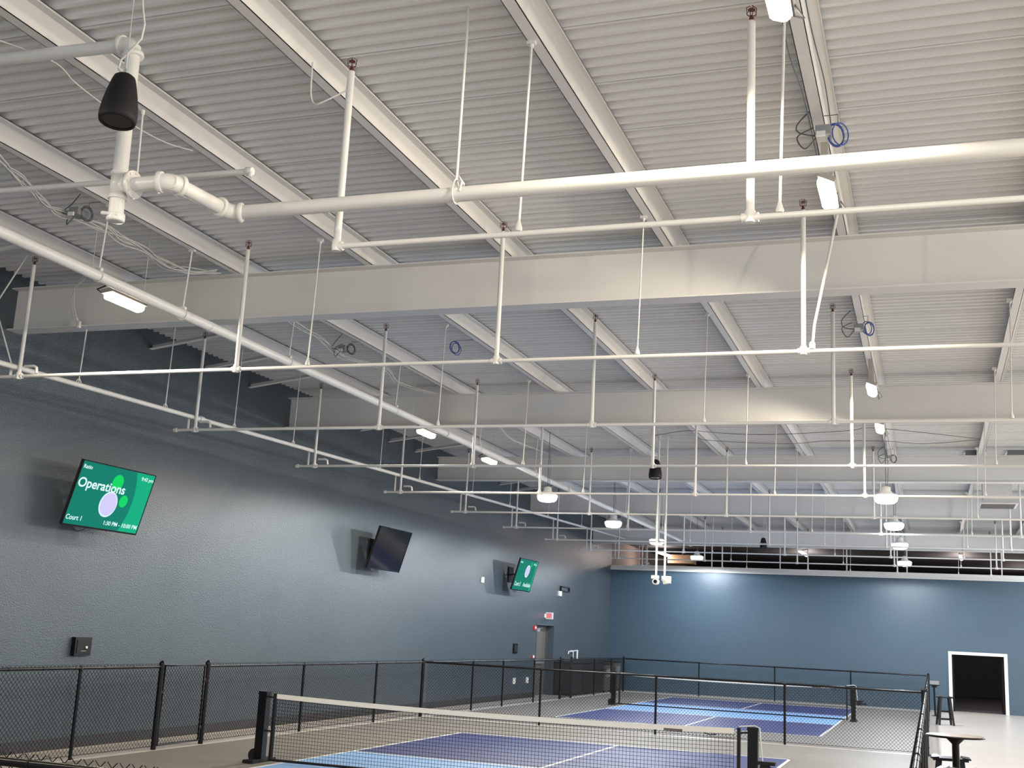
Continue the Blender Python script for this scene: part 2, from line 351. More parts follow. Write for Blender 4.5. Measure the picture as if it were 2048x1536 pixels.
# near riser assembly and the thick cross pipe
TP = (0, -8.21, 4.85)
ra = empty('riser_assembly', (0.0, -8.21, 4.6), 'thick white cross pipe with flanged tee, elbows and a tall vertical riser, nearest', 'pipe')
RR = .053
mb = MB(); mb.tube([(.53, -7.55, 4.85), (XR - .05, -7.55, 4.85)], RR, 20); build('cross_pipe', mb, 'pipe', ra)
mb = MB(); mb.tube([(.44, -8.21, 4.85), (.50, -7.62, 4.85)], RR, 20); build('cross_pipe', mb, 'pipe', ra)
mb = MB(); mb.tube([(.0, -8.21, 4.85), (.40, -8.21, 4.85)], RR * .96, 20); build('cross_pipe', mb, 'pipe', ra)
mb = MB(); mb.tube([(0.01, -8.21, 4.62), (-.02, -8.21, 5.93)], RR, 20); build('vertical_riser', mb, 'pipe', ra)
mb = MB(); mb.tube([(-.10, -8.21, 5.95), (-2.4, -8.21, 6.02)], RR * .9, 16); build('cross_pipe', mb, 'pipe', ra)
def elbow(pts, r, parent):
    mb = MB(); mb.tube(pts, r, 20)
    for a, b in ((pts[0], pts[1]), (pts[-1], pts[-2])):
        a, b = Vector(a), Vector(b); d = (a - b).normalized(); mb.lathe(a - d * .012, [(r + .012, 0), (r + .016, .01), (r + .016, .028), (r + .008, .036)], axis=d, n=20)
    build('elbow', mb, 'pipe', parent)
elbow([(.36, -8.21, 4.85), (.40, -8.20, 4.85), (.435, -8.17, 4.85), (.45, -8.12, 4.85)], .062, ra)
elbow([(.495, -7.68, 4.85), (.50, -7.62, 4.85), (.53, -7.57, 4.85), (.58, -7.55, 4.85)], .060, ra)
elbow([(-.015, -8.21, 5.86), (-.03, -8.21, 5.91), (-.06, -8.21, 5.945), (-.12, -8.21, 5.955)], .060, ra)
mb = MB(); mb.lathe((0.005, -8.21, 4.75), [(.066, 0), (.066, .03), (.060, .03), (.060, .17), (.066, .17), (.066, .2)], n=20); mb.lathe((.0, -8.21, 4.85), [(.058, .05), (.058, .09), (.066, .09), (.066, .105)], axis=(1, 0, 0), n=20)
build('tee_fitting', mb, 'pipe', ra)
mb = MB(); mb.lathe((.12, -8.21, 4.85), [(.10, 0), (.10, .018)], axis=(1, 0, 0), n=24)
for t in range(8): mb.lathe((.112, -8.21 + .082 * math.cos(t * PI / 4), 4.85 + .082 * math.sin(t * PI / 4)), [(.008, 0), (.008, .034)], axis=(1, 0, 0), n=6)
build('flange', mb, 'pipe', ra)
mb = MB(); mb.lathe((.012, -8.21, 4.585), [(.030, 0), (.058, .0), (.064, .01), (.064, .05), (.058, .06)], n=20); mb.tube([(.06, -8.25, 4.62), (-.05, -8.28, 4.63), (-.07, -8.22, 4.63)], .014, 8)
build('end_cap', mb, 'pipe', ra)
for xx, yy, zt in ((2.31, -7.55, 6.27), (6.9, -7.55, 6.27)):
    mb = MB(); mb.tube([(xx, yy, 4.97), (xx + .01, yy, zt)], .011, 8); clevis(mb, xx, yy, 4.85, RR); mb.tube([(xx + .05, yy - .055, 4.85), (xx + .05, yy - .02, 4.93), (xx + .01, yy, 4.99), (xx + .05, yy + .03, 4.93)], .008, 6)
    build('clevis_hanger', mb, 'pipe', ra)
tp = empty('thin_cross_pipe', (.65, -7.6, 5.14), 'thin white pipe with a capped end passing behind the vertical riser', 'pipe')
mb = MB(); mb.tube([(.66, -7.62, 5.14), (-3.4, -7.62, 5.21)], .022, 12); build('branch_pipe', mb, 'pipe', tp)
mb = MB(); mb.lathe((.70, -7.62, 5.14), [(.03, 0), (.034, .015), (.034, .05), (.026, .06)], axis=(-1, 0, 0), n=12); mb.tube([(.685, -7.62, 5.14), (.70, -7.65, 5.08)], .016, 8); build('end_cap', mb, 'pipe', tp)
mb = MB(); mb.tube([(-.33, -7.62, 5.16), (-.35, -7.62, 5.72), (-.86, -7.62, 6.09)][:2], .008, 6); mb.lathe((-.35, -7.62, 5.70), [(.016, 0), (.016, .04)], n=8); mb.tube([(-.35, -7.62, 5.73), (-.60, -7.62, 5.95), (-.82, -7.62, 6.10)], .006, 6); build('hanger_rod', mb, 'pipe', tp)

# ------------------------------------------------------------ lamps
def linear_lamp(loc, label, tilt, with_rods):
    x, y, z = loc; t = empty('linear_lamp', loc, label, 'lamp', 'warm linear lamps under the roof')
    a = Vector((math.cos(tilt), 0, math.sin(tilt))); n = Vector((math.sin(tilt), 0, -math.cos(tilt)))   # n: light direction
    c = Vector(loc); L = .29
    mb = MB(); mb.obox(c - n * .045, a, (0, 1, 0), n, .075, L + .02, .022); mb.obox(c - n * .075, a, (0, 1, 0), n, .045, L - .08, .012); build('housing', mb, 'housing', t)
    mb = MB()
    pr = [(.068, -.02), (.068, .01), (.055, .035), (.03, .046)]
    vs = []
    prof = [(-q, h) for q, h in pr] + [(q, h) for q, h in pr[::-1]]
    for yy in (-L, -L + .02, L - .02, L):
        s_ = .75 if abs(yy) == L else 1
        vs += [c + a * q * s_ + n * h * (s_ if h > 0 else 1) + Vector((0, yy, 0)) for q, h in prof]
    m_ = len(prof)
    mb.add(vs, [(i * m_ + j, i * m_ + (j + 1) % m_, (i + 1) * m_ + (j + 1) % m_, (i + 1) * m_ + j) for i in range(3) for j in range(m_)], True)
    mb.add(vs[:m_], [tuple(range(m_))]); mb.add(vs[-m_:], [tuple(range(m_))[::-1]]); build('lens', mb, 'warm', t)
    mb = MB()
    if with_rods:
        zt = c.z + .13
        mb.box(x - .05, x - .01, y - .72, y + .42, zt, zt + .035); build('mounting_rail', mb, 'housing', t)
        mb = MB(); mb.box(x + .03, x + .06, y - .62, y + .30, zt + .01, zt + .04); build('mounting_rail', mb, 'housing', t); mb = MB()
        for yy in (-.15, .2): mb = MB(); mb.tube([(x - .03, y + yy, zt), c - n * .06 + Vector((0, yy, 0))], .010, 6); build('bracket', mb, 'housing', t)
        for yy in (-.55, .35):
            mb = MB(); mb.tube([(x - .03, y + yy, zt + .03), (x - .03, y + yy, ZD)], .004, 5); build('hanger_wire', mb, 'cable', t)
        mb = MB(); mb.box(x - .06, x - .015, y - .78, y - .71, zt - .01, zt + .045); mb.tube([(x, y - .3, zt - .02), (x - .1, y - .35, zt - .08), (x - .12, y - .2, zt - .1), (x - .04, y - .12, zt - .08)], .008, 6); build('connector', mb, 'blackm', t)
    else:
        mb = MB(); mb.box(x - .03, x + .03, y - .30, y - .24, z + .05, 6.09); build('bracket', mb, 'housing', t)
        mb = MB(); mb.box(x - .03, x + .03, y + .16, y + .22, z + .05, 6.09); build('bracket', mb, 'housing', t)
        mb = MB(); mb.tube([(x + .05, y + .2, z + .08), (x + .14, y + .26, z - .05), (x + .10, y + .1, z - .12), (x + .08, y - .05, z + .03)], .007, 6); build('power_cable', mb, 'dcable', t)
    return c + n * .09, n
LW = []
for (loc, lab, tl, rods) in [
        ((-3.06, -4.22, 5.295), 'glowing warm linear lamp below the thick lengthways pipe, just before the nearest girder', .12, True),
        ((-3.06, 4.25, 5.29), 'glowing warm linear lamp on the left row, just before the second girder', .12, True),
        ((-3.06, 7.48, 5.29), 'glowing warm linear lamp on the left row, just beyond the second girder', .12, True),
        ((4.60, -4.84, 5.70), 'glowing warm linear lamp tilted left under the sixth purlin, before the nearest girder', -.45, False),
        ((4.60, 3.13, 5.68), 'glowing warm linear lamp on the right row, just before the second girder', -.4, False),
        ((4.60, 6.01, 5.62), 'glowing warm linear lamp on the right row, just beyond the second girder', -.3, False),
        ((4.58, -8.33, 5.62), 'warm linear lamp at the top edge of the photo, partly cut off', -.35, False)]:
    P, n = linear_lamp(loc, lab, tl, rods); LW.append((P, n))
def bowl_lamp(loc, label):
    x, y, z = loc; t = empty('bowl_lamp', loc, label, 'lamp', 'white round high bay lamps hanging from rods')
    mb = MB(); mb.lathe((x, y, z + .03), [(.21, 0), (.20, .03), (.12, .06), (.09, .10), (.09, .17), (.03, .19)], n=24); build('housing', mb, 'white', t)
    mb = MB(); mb.lathe((x, y, z - .12), [(.10, 0), (.165, .012), (.205, .05), (.222, .11), (.222, .15)], n=24); build('lens', mb, 'cool', t)
    mb = MB(); mb.tube([(x, y, z + .2), (x, y, ZD)], .007, 6); mb.tube([(x + .03, y, z + .2), (x + .05, y, z + .6), (x + .02, y, 5.9)], .006, 5); build('hanger_rod', mb, 'dcable', t)
    return Vector((x, y, z - .16))
LC = []
yn = ['nearest', 'second', 'third', 'farthest']
for i, yy in enumerate((9.75, 15.45, 20.75, 27.4)): LC.append(bowl_lamp((-2.50 if i else -2.52, yy, 4.85), 'glowing white round lamp hanging in the left row, %s of its four' % yn[i]))
for i, yy in enumerate((9.0, 14.26, 19.77, 26.0)): LC.append(bowl_lamp((4.59, yy, 4.80 if i < 3 else 4.75), 'glowing white round lamp hanging in the right row, %s of its four' % yn[i]))
for i, (P, n) in enumerate(LW):
    spot(P, 380 if i < 3 else 215, WARM, aim=n, deg=170, blend=.25)
for P in LC: spot(P, 420, COOL, deg=174)
for (x, y, z, c) in [(-2.7, -11.5, 5.3, WARM), (4.6, -13, 5.4, WARM), (11.9, -10, 5.6, WARM), (11.9, -3.5, 5.65, WARM), (11.9, 3.5, 5.65, WARM), (11.9, 9.5, 4.8, COOL), (11.9, 15, 4.8, COOL), (11.9, 21, 4.8, COOL), (11.9, 27, 4.8, COOL)]:
    spot((x, y, z), 420, c, aim=(-.3, 0, -1) if x > 5 else (0, 0, -1), deg=176)

# ------------------------------------------------------------ courts
def court(cy, label):
    t = empty('pickleball_court', (0, cy, 0), label, 'court', 'pickleball courts')
    ya, yb = (YF + .5, 9.70) if cy < 5 else (10.05, 27.55)
    mb = MB(); mb.box(-5.1, 5.12, ya, yb, -.02, .006); build('surround', mb, 'surround', t)
    W, L, N, z = 3.048, 6.706, 2.134, .009
    for s in (-1, 1):
        mb = MB(); mb.box(-W, W, cy + min(s * N, s * L), cy + max(s * N, s * L), 0, z); build('service_area', mb, 'navy', t)
        mb = MB(); mb.box(-W, W, cy + min(0, s * N), cy + max(0, s * N), 0, z); build('kitchen', mb, 'sky', t)
    z2 = .0115; lw = .055
    def ln(a, b, c, d): mb = MB(); mb.box(a, b, c, d, .001, z2); build('court_line', mb, 'line', t)
    ln(-W, -W + lw, cy - L, cy + L); ln(W - lw, W, cy - L, cy + L)
    ln(-W, W, cy - L, cy - L + lw); ln(-W, W, cy + L - lw, cy + L); ln(-W, W, cy + N, cy + N + lw); ln(-W, W, cy - N - lw, cy - N)
    ln(-lw / 2, lw / 2, cy + N, cy + L); ln(-lw / 2, lw / 2, cy - L, cy - N)
    return t
court(0, 'near pickleball court with navy ends and light blue kitchen'); court(19.27, 'far pickleball court with navy ends and light blue kitchen beyond the cross fence')

def net(cy, label, near):
    t = empty('pickleball_net', (0, cy, 0), label, 'net', 'pickleball nets')
    xa, xb = -3.18, 3.10; zt = lambda x: .914 - .045 * (1 - (x / 3.15) ** 2)
    mb = MB(); N = 24
    for s in (-1, 1):
        vs = []
        for i in range(N + 1):
            x = xa + (xb - xa) * i / N; vs += [(x, cy + s * .004, zt(x)), (x, cy + s * .004, zt(x) - .062)]
        mb.add(vs, [(2 * i, 2 * i + 2, 2 * i + 3, 2 * i + 1) for i in range(N)])
    vs = []
    for i in range(N + 1):
        x = xa + (xb - xa) * i / N; vs += [(x, cy - .004, zt(x)), (x, cy + .004, zt(x))]
    mb.add(vs, [(2 * i, 2 * i + 2, 2 * i + 3, 2 * i + 1) for i in range(N)])
    build('top_tape', mb, 'tape', t)
    mb = MB(); st = .045 if near else .06; r = .0026 if near else .0022
    nz = int(.82 / st)
    for j in range(nz):
        z = .06 + j * st
        pts = [(xa + (xb - xa) * i / 12, cy, min(z * zt(xa + (xb - xa) * i / 12) / .9, zt(xa + (xb - xa) * i / 12) - .05)) for i in range(13)]
        mb.tube(pts, r, 3, False, False)
    nx = int((xb - xa) / st)
    for i in range(nx + 1):
        x = xa + (xb - xa) * i / nx; mb.prism((x, cy, .05), (x, cy, zt(x) - .05), r, 3)
    build('netting', mb, 'net', t)
    mb = MB(); mb.tube([(xa, cy, .045), (xb, cy, .045)], .018, 8); build('base_bar', mb, 'blackm', t)
    for s in (-1, 1):
        p = empty('net_post', (s * 3.33, cy, 0)); p.parent = t; p.location = Vector((s * 3.33, 0, 0)); ORG[p.name] = Vector((s * 3.33, cy, 0))
        mb = MB(); x = s * 3.33; mb.box(x - .06, x + .06, cy - .06, cy + .06, .02, .93); mb.box(x - .065, x + .065, cy - .065, cy + .065, .90, .94); build('column', mb, 'black', p)
        xi = s * 3.16; mb = MB(); mb.box(xi - .02, xi + .02, cy - .025, cy + .025, .03, .92); build('side_bar', mb, 'blackm', p)
        mb = MB(); mb.tube([(xi, cy, .86), (x, cy, .88)], .012, 6); mb.tube([(xi, cy, .42), (x, cy, .42)], .012, 6); build('strap', mb, 'blackm', p)
        mb = MB()
        if s > 0:
            mb.tube([(xi, cy, .935), (x + .02, cy, .955), (x + .075, cy, .93), (x + .085, cy, .8), (x + .11, cy, .56)], .008, 6); build('cord', mb, 'white', p)
            mb = MB(); mb.box(x + .05, x + .26, cy - .05, cy + .05, .52, .56); mb.lathe((x + .14, cy - .04, .49), [(.06, 0), (.06, .08)], axis=(0, 1, 0), n=16); mb.box(x + .16, x + .34, cy - .1, cy - .02, .46, .50); build('winch', mb, 'blackm', p)
        else:
            mb.lathe((x - .07, cy - .05, .09), [(.08, 0), (.09, .01), (.09, .04), (.08, .05)], axis=(0, 1, 0), n=18); build('wheel', mb, 'blackm', p)
        mb = MB(); mb.box(x - .08, x + .08, cy - .3, cy + .3, .012, .05); build('foot', mb, 'blackm', p)
    mb = MB(); mb.tube([(xb - .2, cy - .012, .83), (xb - .28, cy - .014, .815), (xb - .36, cy - .012, .835)], .007, 6); build('tension_buckle', mb, 'blackm', t)
    mb = MB(); mb.box(xb - .85, xb - .62, cy - .0065, cy - .0045, .825, .855); build('tape_label', mb, 'bin', t)
net(0, 'black pickleball net with cream top tape across the near court', True)
net(19.27, 'black pickleball net with white top tape across the far court', False)

# ------------------------------------------------------------ chain link fences
FH = 1.16
def fence(name, A, B, posts, label, thick=(), pitch=.07, wr=.0033, ties=True, cat='fence'):
    A, B = Vector((*A, 0)), Vector((*B, 0)); d = (B - A); Ln = d.length; d.normalize(); nrm = Vector((-d.y, d.x, 0))
    t = empty(name, A, label, cat, 'black chain link fences around the courts')
    mb = MB(); mb.tube([A + Vector((0, 0, FH)), B + Vector((0, 0, FH))], .021, 12); build('top_rail', mb, 'black', t)
    mb = MB(); mb.tube([A + Vector((0, 0, .05)) + nrm * .01, B + Vector((0, 0, .05)) + nrm * .01], .004, 5); build('tension_wire', mb, 'mesh', t)
    for q in posts:
        P = A + d * q; tk = any(abs(q - w_) < .01 for w_ in thick); r = .038 if tk else .024
        mb = MB(); mb.tube([P, P + Vector((0, 0, FH + (.05 if tk else -.0)))], r, 14)
        if tk: mb.lathe(P + Vector((0, 0, FH + .03)), [(r + .006, 0), (r + .006, .02), (r * .7, .045), (.005, .058)], n=14)
        else: mb.lathe(P + Vector((0, 0, FH - .035)), [(r + .004, 0), (r + .006, .02), (r + .005, .055), (.01, .068)], n=12)
        pp = build('post', mb, 'black', t)
        if tk:
            for zz in (.15, .4, .65, .9, 1.08):
                mb = MB(); mb.lathe(P + Vector((0, 0, zz)), [(r + .004, 0), (r + .004, .022)], n=12); mb.obox(P + d * (r + .018) + Vector((0, 0, zz + .01)), d, nrm, (0, 0, 1), .018, .006, .008); build('brace_band', mb, 'blackm', pp)
    mb = MB(); zb, ztp = .03, FH + .045; H = ztp - zb; n = int((Ln + H) / pitch)
    off = nrm * .024
    for i in range(n):
        s0 = -H + i * pitch
        for sg in (1, -1):
            a, b = s0, s0 + H; za, zb2 = (zb, ztp)
            if a < 0: za = zb - a; a = 0
            if b > Ln: zb2 = ztp - (b - Ln); b = Ln
            if zb2 - za < .02: continue
            if sg < 0: za, zb2 = zb + ztp - za, zb + ztp - zb2
            o = off + nrm * (.0022 * sg)
            mb.prism(A + d * a + o + Vector((0, 0, za)), A + d * b + o + Vector((0, 0, zb2)), wr, 3)
    build('chain_mesh', mb, 'mesh', t)
    if ties:
        k_ = .45
        while k_ < Ln:
            P = A + d * k_ + Vector((0, 0, FH)); mb.v = mb.v
            k_ += .6
        mb = MB(); k_ = .3
        while k_ < Ln:
            P = A + d * k_ + Vector((0, 0, FH)); mb.lathe(P - d * .004, [(.0245, 0), (.0245, .008)], axis=d, n=10); k_ += .6
        tt = build('wire_ties', mb, 'blackm', t); tt['kind'] = 'stuff'
    return t
FX0, FX1, FYc, FYb, FYf = -5.22, 5.20, 9.85, 28.0, -9.75
def cf(A, B, ps, label, thick=()):
    L0 = (Vector(B) - Vector(A)).length
    return fence('chain_link_fence', A, B, ps, label, thick, wr=.0021 if max(A[1], B[1]) > 12 else .003)
cf((FX0, -9.75), (FX0, .23), [2.2, 5.2, 8.22, 9.98], 'black chain link fence along the left wall before the gate, nearest to the viewer', (9.98,))
cf((FX0, 1.41), (FX0, 9.75), [0, 3.02, 6.0, 8.34], 'black chain link fence along the left wall beside the near court, beyond the gate', (0, 8.34))
cf((FX0, 9.9), (FX0, 20.15), [2.9, 5.1, 7.7, 10.25], 'black chain link fence along the left wall beside the far court, before its gate', (10.25,))
cf((FX0, 21.3), (FX0, 28.0), [0, 2.7, 4.9, 6.7], 'black chain link fence in front of the dark storage units', (0, 6.7))
cf((FX0 + .05, 9.85), (FX1, 9.85), [2.65, 5.15, 7.75, 10.35], 'black chain link cross fence between the two courts', (10.35,))
cf((FX0 + .05, 28.0), (FX1 - .02, 28.0), [2.7, 5.35, 7.9], 'black chain link fence at the far end before the blue back wall', ())
cf((FX1 + .03, 9.98), (FX1 + .03, 28.0), [0, 3, 6, 9, 12, 15, 18.02], 'black chain link fence down the right side of the far court', (18.02,))
cf((FX1 + .03, -9.0), (FX1 + .03, 9.72), [0.8, 3.8, 6.8, 9.8, 12.8, 15.8, 18.72], 'black chain link fence down the right side of the near court, seen end on', (18.72,))
cf((-5.1, FYf), (4.6, FYf), [.0, 3.0, 6.0, 9.0], 'black chain link fence closest to the viewer, only its top rail showing', ())
# gates
def gate(ya, yb, label):
    t = empty('chain_link_gate', (FX0, ya, 0), label, 'gate', 'gates in the chain link fence'); x = FX0
    mb = MB(); mb.tube([(x, ya + .075, .06), (x, ya + .075, FH + .01), (x, yb - .075, FH + .01), (x, yb - .075, .06), (x, ya + .075, .06)], .019, 10); build('frame', mb, 'black', t)
    mb = MB(); n = int((yb - ya - .15) / .07); H = FH - .08
    Ln = yb - ya - .15; N = int((Ln + H) / .07)
    for i in range(N):
        s0 = -H + i * .07
        for sg in (1, -1):
            a, b, za, zb = s0, s0 + H, .07, FH
            if a < 0: za -= a; a = 0
            if b > Ln: zb -= b - Ln; b = Ln
            if zb - za < .02: continue
            if sg < 0: za, zb = .07 + FH - za, .07 + FH - zb
            mb.prism((x + .02 + .002 * sg, ya + .075 + a, za), (x + .02 + .002 * sg, ya + .075 + b, zb), .0033, 3)
    build('chain_mesh', mb, 'mesh', t)
    for zz in (.25, .95):
        mb = MB(); mb.obox((x, yb - .045, zz), (1, 0, 0), (0, 1, 0), (0, 0, 1), .015, .035, .03); build('hinge', mb, 'blackm', t)
    mb = MB(); mb.obox((x, ya + .045, .8), (1, 0, 0), (0, 1, 0), (0, 0, 1), .02, .04, .02); build('latch', mb, 'blackm', t)
gate(.23, 1.41, 'black chain link gate in the left fence of the near court'); gate(20.15, 21.3, 'black chain link gate in the left fence of the far court')

# ------------------------------------------------------------ screens on the left wall
def tv(c, tilt, label, on):
    c = Vector(c); t = empty('television', c, label, 'television', 'large televisions on the left wall')
    n = Vector((math.cos(tilt), 0, -math.sin(tilt))); upv = Vector((math.sin(tilt), 0, math.cos(tilt))); rt = Vector((0, 1, 0))
    W, H = .80, .45
    mb = MB(); mb.obox(c - n * .022, rt, upv, n, W + .012, H + .012, .018)
    mb.obox(c - n * .06, rt, upv, n, W * .7, H * .62, .028); build('casing', mb, 'blackm', t)
    mb = MB()
    for a, b, hx, hy in ((0, H + .006, W + .012, .007), (0, -H - .008, W + .012, .012), (W + .006, 0, .007, H + .012), (-W - .006, 0, .007, H + .012)):
        mb.obox(c + rt * a + upv * b + n * .0015, rt, upv, n, hx, hy, .006)
    build('bezel', mb, 'black', t)
    Pt = lambda u_, v_, o=0: c + rt * u_ + upv * v_ + n * o
    mb = MB(); mb.quad(Pt(-W, -H), Pt(W, -H), Pt(W, H), Pt(-W, H)); s = build('screen', mb, 'tgreen' if on else 'gloss', t)
    wallx = XL
    mb = MB(); mb.box(XL, XL + .03, c.y - .2, c.y + .2, c.z - .22, c.z + .22)
    mb.obox((c - n * .1), rt, upv, n, .18, .18, .015)
    a0 = Vector((XL + .03, c.y - .05, c.z)); a1 = c - n * .11; mid = (a0 + a1) / 2 + Vector((0, -.12, 0))
    mb.tube([a0, mid, a1], .022, 8); build('wall_mount', mb, 'blackm', t)
    mb = MB(); b0 = Pt(-.55, -H - .01, -.05); mb.tube([b0, b0 + Vector((-.02, .08, -.06)), b0 + Vector((-.02, .17, -.08)), b0 + Vector((-.02, .26, -.05)), b0 + Vector((0, .34, 0))], .005, 5); build('cable', mb, 'blackm', t)
    def disc(name, u_, v_, r, m_, o, n_=36):
        mb = MB(); mb.add([Pt(u_ + r * math.cos(2 * PI * i / n_), v_ + r * math.sin(2 * PI * i / n_), o) for i in range(n_)], [tuple(range(n_))]); build(name, mb, m_, s)
    ORG[s.name] = c
    def band(cx, R):
        mb = MB(); q = []
        for i in range(25):
            v_ = H - 2 * H * i / 24; u_ = cx + math.sqrt(max(0, R * R - v_ * v_)); q.append((min(u_, W), v_))
        vs = []
        for u_, v_ in q: vs += [Pt(u_, v_, .001), Pt(W, v_, .001)]
        mb.add(vs, [(2 * i, 2 * i + 2, 2 * i + 3, 2 * i + 1) for i in range(24)]); build('light_band', mb, 'tgreen2', s)
    if on == 1:
        band(-.45, .93)
        disc('lime_disc', .03, .24, .118, 'tlime', .0015); disc('lime_disc', .282, -.01, .09, 'tlime', .0015)
        text('title_text', 'Operations', s, 'ttext', Pt(-.77, .09), rt, upv, .135, 1.01, off=.002)
        disc('white_ring', -.02, -.09, .188, 'ttext', .0026); disc('lilac_disc', -.016, -.088, .170, 'tlilac', .0032)
        text('court_text', 'Court 1', s, 'ttext', Pt(-.775, -.38), rt, upv, .07, .315, off=.002)
        text('time_text', '1:30 PM - 10:00 PM', s, 'ttext', Pt(.024, -.385), rt, upv, .06, .75, off=.002)
        text('logo_text', 'Ratio', s, 'ttext', Pt(-.765, .35), rt, upv, .055, .18, off=.002)
        text('clock_text', '9:42 pm', s, 'ttext', Pt(.51, .345), rt, upv, .052, .28, off=.002)
    if on == 2:
        band(-.65, 1.36)
        disc('lime_disc', .30, .33, .085, 'tgreen2', .0015)
        disc('white_ring', .085, .12, .185, 'ttext', .0026); disc('lilac_disc', .09, .12, .16, 'tlilac', .0032)
        text('court_text', 'Court 3', s, 'ttext', Pt(-.69, -.33), rt, upv, .12, .5, off=.002)
        text('status_text', 'Available', s, 'ttext', Pt(.03, -.33), rt, upv, .12, .66, off=.002)
        text('logo_text', 'Ratio', s, 'ttext', Pt(-.7, .33), rt, upv, .06, .18, off=.002)
        text('clock_text', '9:42 pm', s, 'ttext', Pt(.46, .33), rt, upv, .06, .26, off=.002)
tv((-5.70, -.74, 3.493), .27, 'large television with a green screen reading Operations, nearest on the left wall', 1)
tv((-5.744, 8.74, 3.53), .288, 'large television switched off, its dark screen tilted down, middle of the left wall', 0)
tv((-5.69, 17.8, 3.531), .273, 'large television with a green screen, farthest along the left wall', 2)

# ------------------------------------------------------------ things on the left wall
X1 = XL
def wallthing(name, y0, y1, z0, z1, d, m_, label, cat, extra=None, group=None):
    t = empty(name, (X1, (y0 + y1) / 2, z0), label, cat, group)
    mb = MB(); mb.box(X1, X1 + d, y0, y1, z0, z1); build('body', mb, m_, t)
    return t
t = wallthing('wall_speaker', -.65, -.30, 1.27, 1.53, .07, 'black', 'square black box with a small white button, low on the left wall', 'control box')
mb = MB(); mb.box(X1 + .07, X1 + .078, -.61, -.34, 1.31, 1.49); build('front_panel', mb, 'blackm', t)
mb = MB(); mb.lathe((X1 + .07, -.42, 1.39), [(.018, 0), (.018, .022)], axis=(1, 0, 0), n=14); build('button', mb, 'white', t)
mb = MB(); mb.box(X1 + .078, X1 + .081, -.52, -.42, 1.335, 1.342); build('marking', mb, 'grey', t)
t = wallthing('wall_speaker', 18.33, 18.68, 1.30, 1.58, .035, 'black', 'narrow black box on the left wall just before the exit door', 'control box')
mb = MB(); mb.box(X1 + .035, X1 + .043, 18.37, 18.64, 1.34, 1.54); build('front_panel', mb, 'blackm', t)
t = wallthing('outlet_box', 15.42, 15.62, 3.18, 3.33, .03, 'white', 'small white outlet plate between the dark television and the farthest one', 'outlet')
mb = MB(); mb.box(X1 + .03, X1 + .034, 15.47, 15.57, 3.21, 3.30); build('socket', mb, 'white', t)
t = wallthing('outlet_box', 22.55, 22.85, 3.14, 3.30, .05, 'white', 'small white outlet plate under the empty black screen bracket', 'outlet')
mb = MB(); mb.box(X1 + .05, X1 + .054, 22.6, 22.8, 3.17, 3.27); build('socket', mb, 'white', t)
for i, yy in enumerate((18.56, 19.75)):
    t = wallthing('outlet_box', yy - .1, yy + .1, .43, .60, .02, 'white', 'low white outlet plate on the left wall, %s the exit door' % ('farther from' if i == 0 else 'closer to'), 'outlet')
    mb = MB(); mb.box(X1 + .02, X1 + .024, yy - .05, yy + .05, .47, .56); build('socket', mb, 'white', t)
t = empty('screen_bracket', (X1, 23.2, 3.3), 'empty black rectangular screen bracket on the left wall above the exit door', 'bracket')
mb = MB()
for a, b, c_, d_ in ((22.75, 23.75, 3.30, 3.33), (22.75, 23.75, 3.44, 3.47), (22.75, 22.80, 3.30, 3.47), (23.70, 23.75, 3.30, 3.47)): mb.box(X1, X1 + .05, a, b, c_, d_)
build('frame', mb, 'blackm', t)
t = empty('exit_sign', (X1 + .17, 21.3, 2.36), 'red lit exit sign on the left wall above the taupe door', 'sign')
mb = MB(); mb.box(X1 + .02, X1 + .25, 21.28, 21.34, 2.36, 2.57); build('casing', mb, 'white', t)
mb = MB(); mb.box(X1, X1 + .02, 21.2, 21.42, 2.40, 2.52); build('wall_plate', mb, 'white', t)
mb = MB(); mb.box(X1 + .045, X1 + .225, 21.272, 21.28, 2.39, 2.545); build('sign_face', mb, 'pink', t)
text('exit_text', 'EXIT', t, 'exitm', (X1 + .055, 21.271, 2.41), (1, 0, 0), (0, 0, 1), .11, .16, off=.003)
t = wallthing('fire_alarm', 20.12, 20.32, 2.0, 2.13, .05, 'red', 'small red and white fire alarm beside the top of the exit door', 'alarm')
mb = MB(); mb.lathe((X1 + .05, 20.22, 2.07), [(.04, 0), (.03, .02)], axis=(1, 0, 0), n=12); build('strobe', mb, 'white', t)
t = wallthing('pull_station', 20.1, 20.22, 1.15, 1.25, .04, 'red', 'small red pull station beside the exit door just above the fence rail', 'alarm')
mb = MB(); mb.box(X1 + .04, X1 + .055, 20.11, 20.21, 1.17, 1.24); build('handle', mb, 'white', t)
t = empty('pipe_rack', (X1, 24.2, 1.2), 'white pipe bracket on the left wall above the dark storage units', 'bracket')
mb = MB(); mb.tube([(X1 + .1, 23.7, 1.36), (X1 + .1, 24.75, 1.40)], .02, 8); mb.tube([(X1 + .1, 24.72, 1.40), (X1 + .1, 24.72, 1.1)], .03, 8); mb.tube([(X1 + .1, 24.25, 1.38), (X1 + .1, 24.25, 1.1)], .015, 8); mb.tube([(X1 + .1, 23.72, 1.36), (X1 + .1, 23.66, 1.28)], .02, 8)
mb.box(X1, X1 + .1, 24.2, 24.3, 1.34, 1.40); build('pipes', mb, 'white', t)
mb = MB(); mb.tube([(X1 + .01, 5.05, 3.6), (X1 + .01, 5.05, 4.0)], .006, 5)
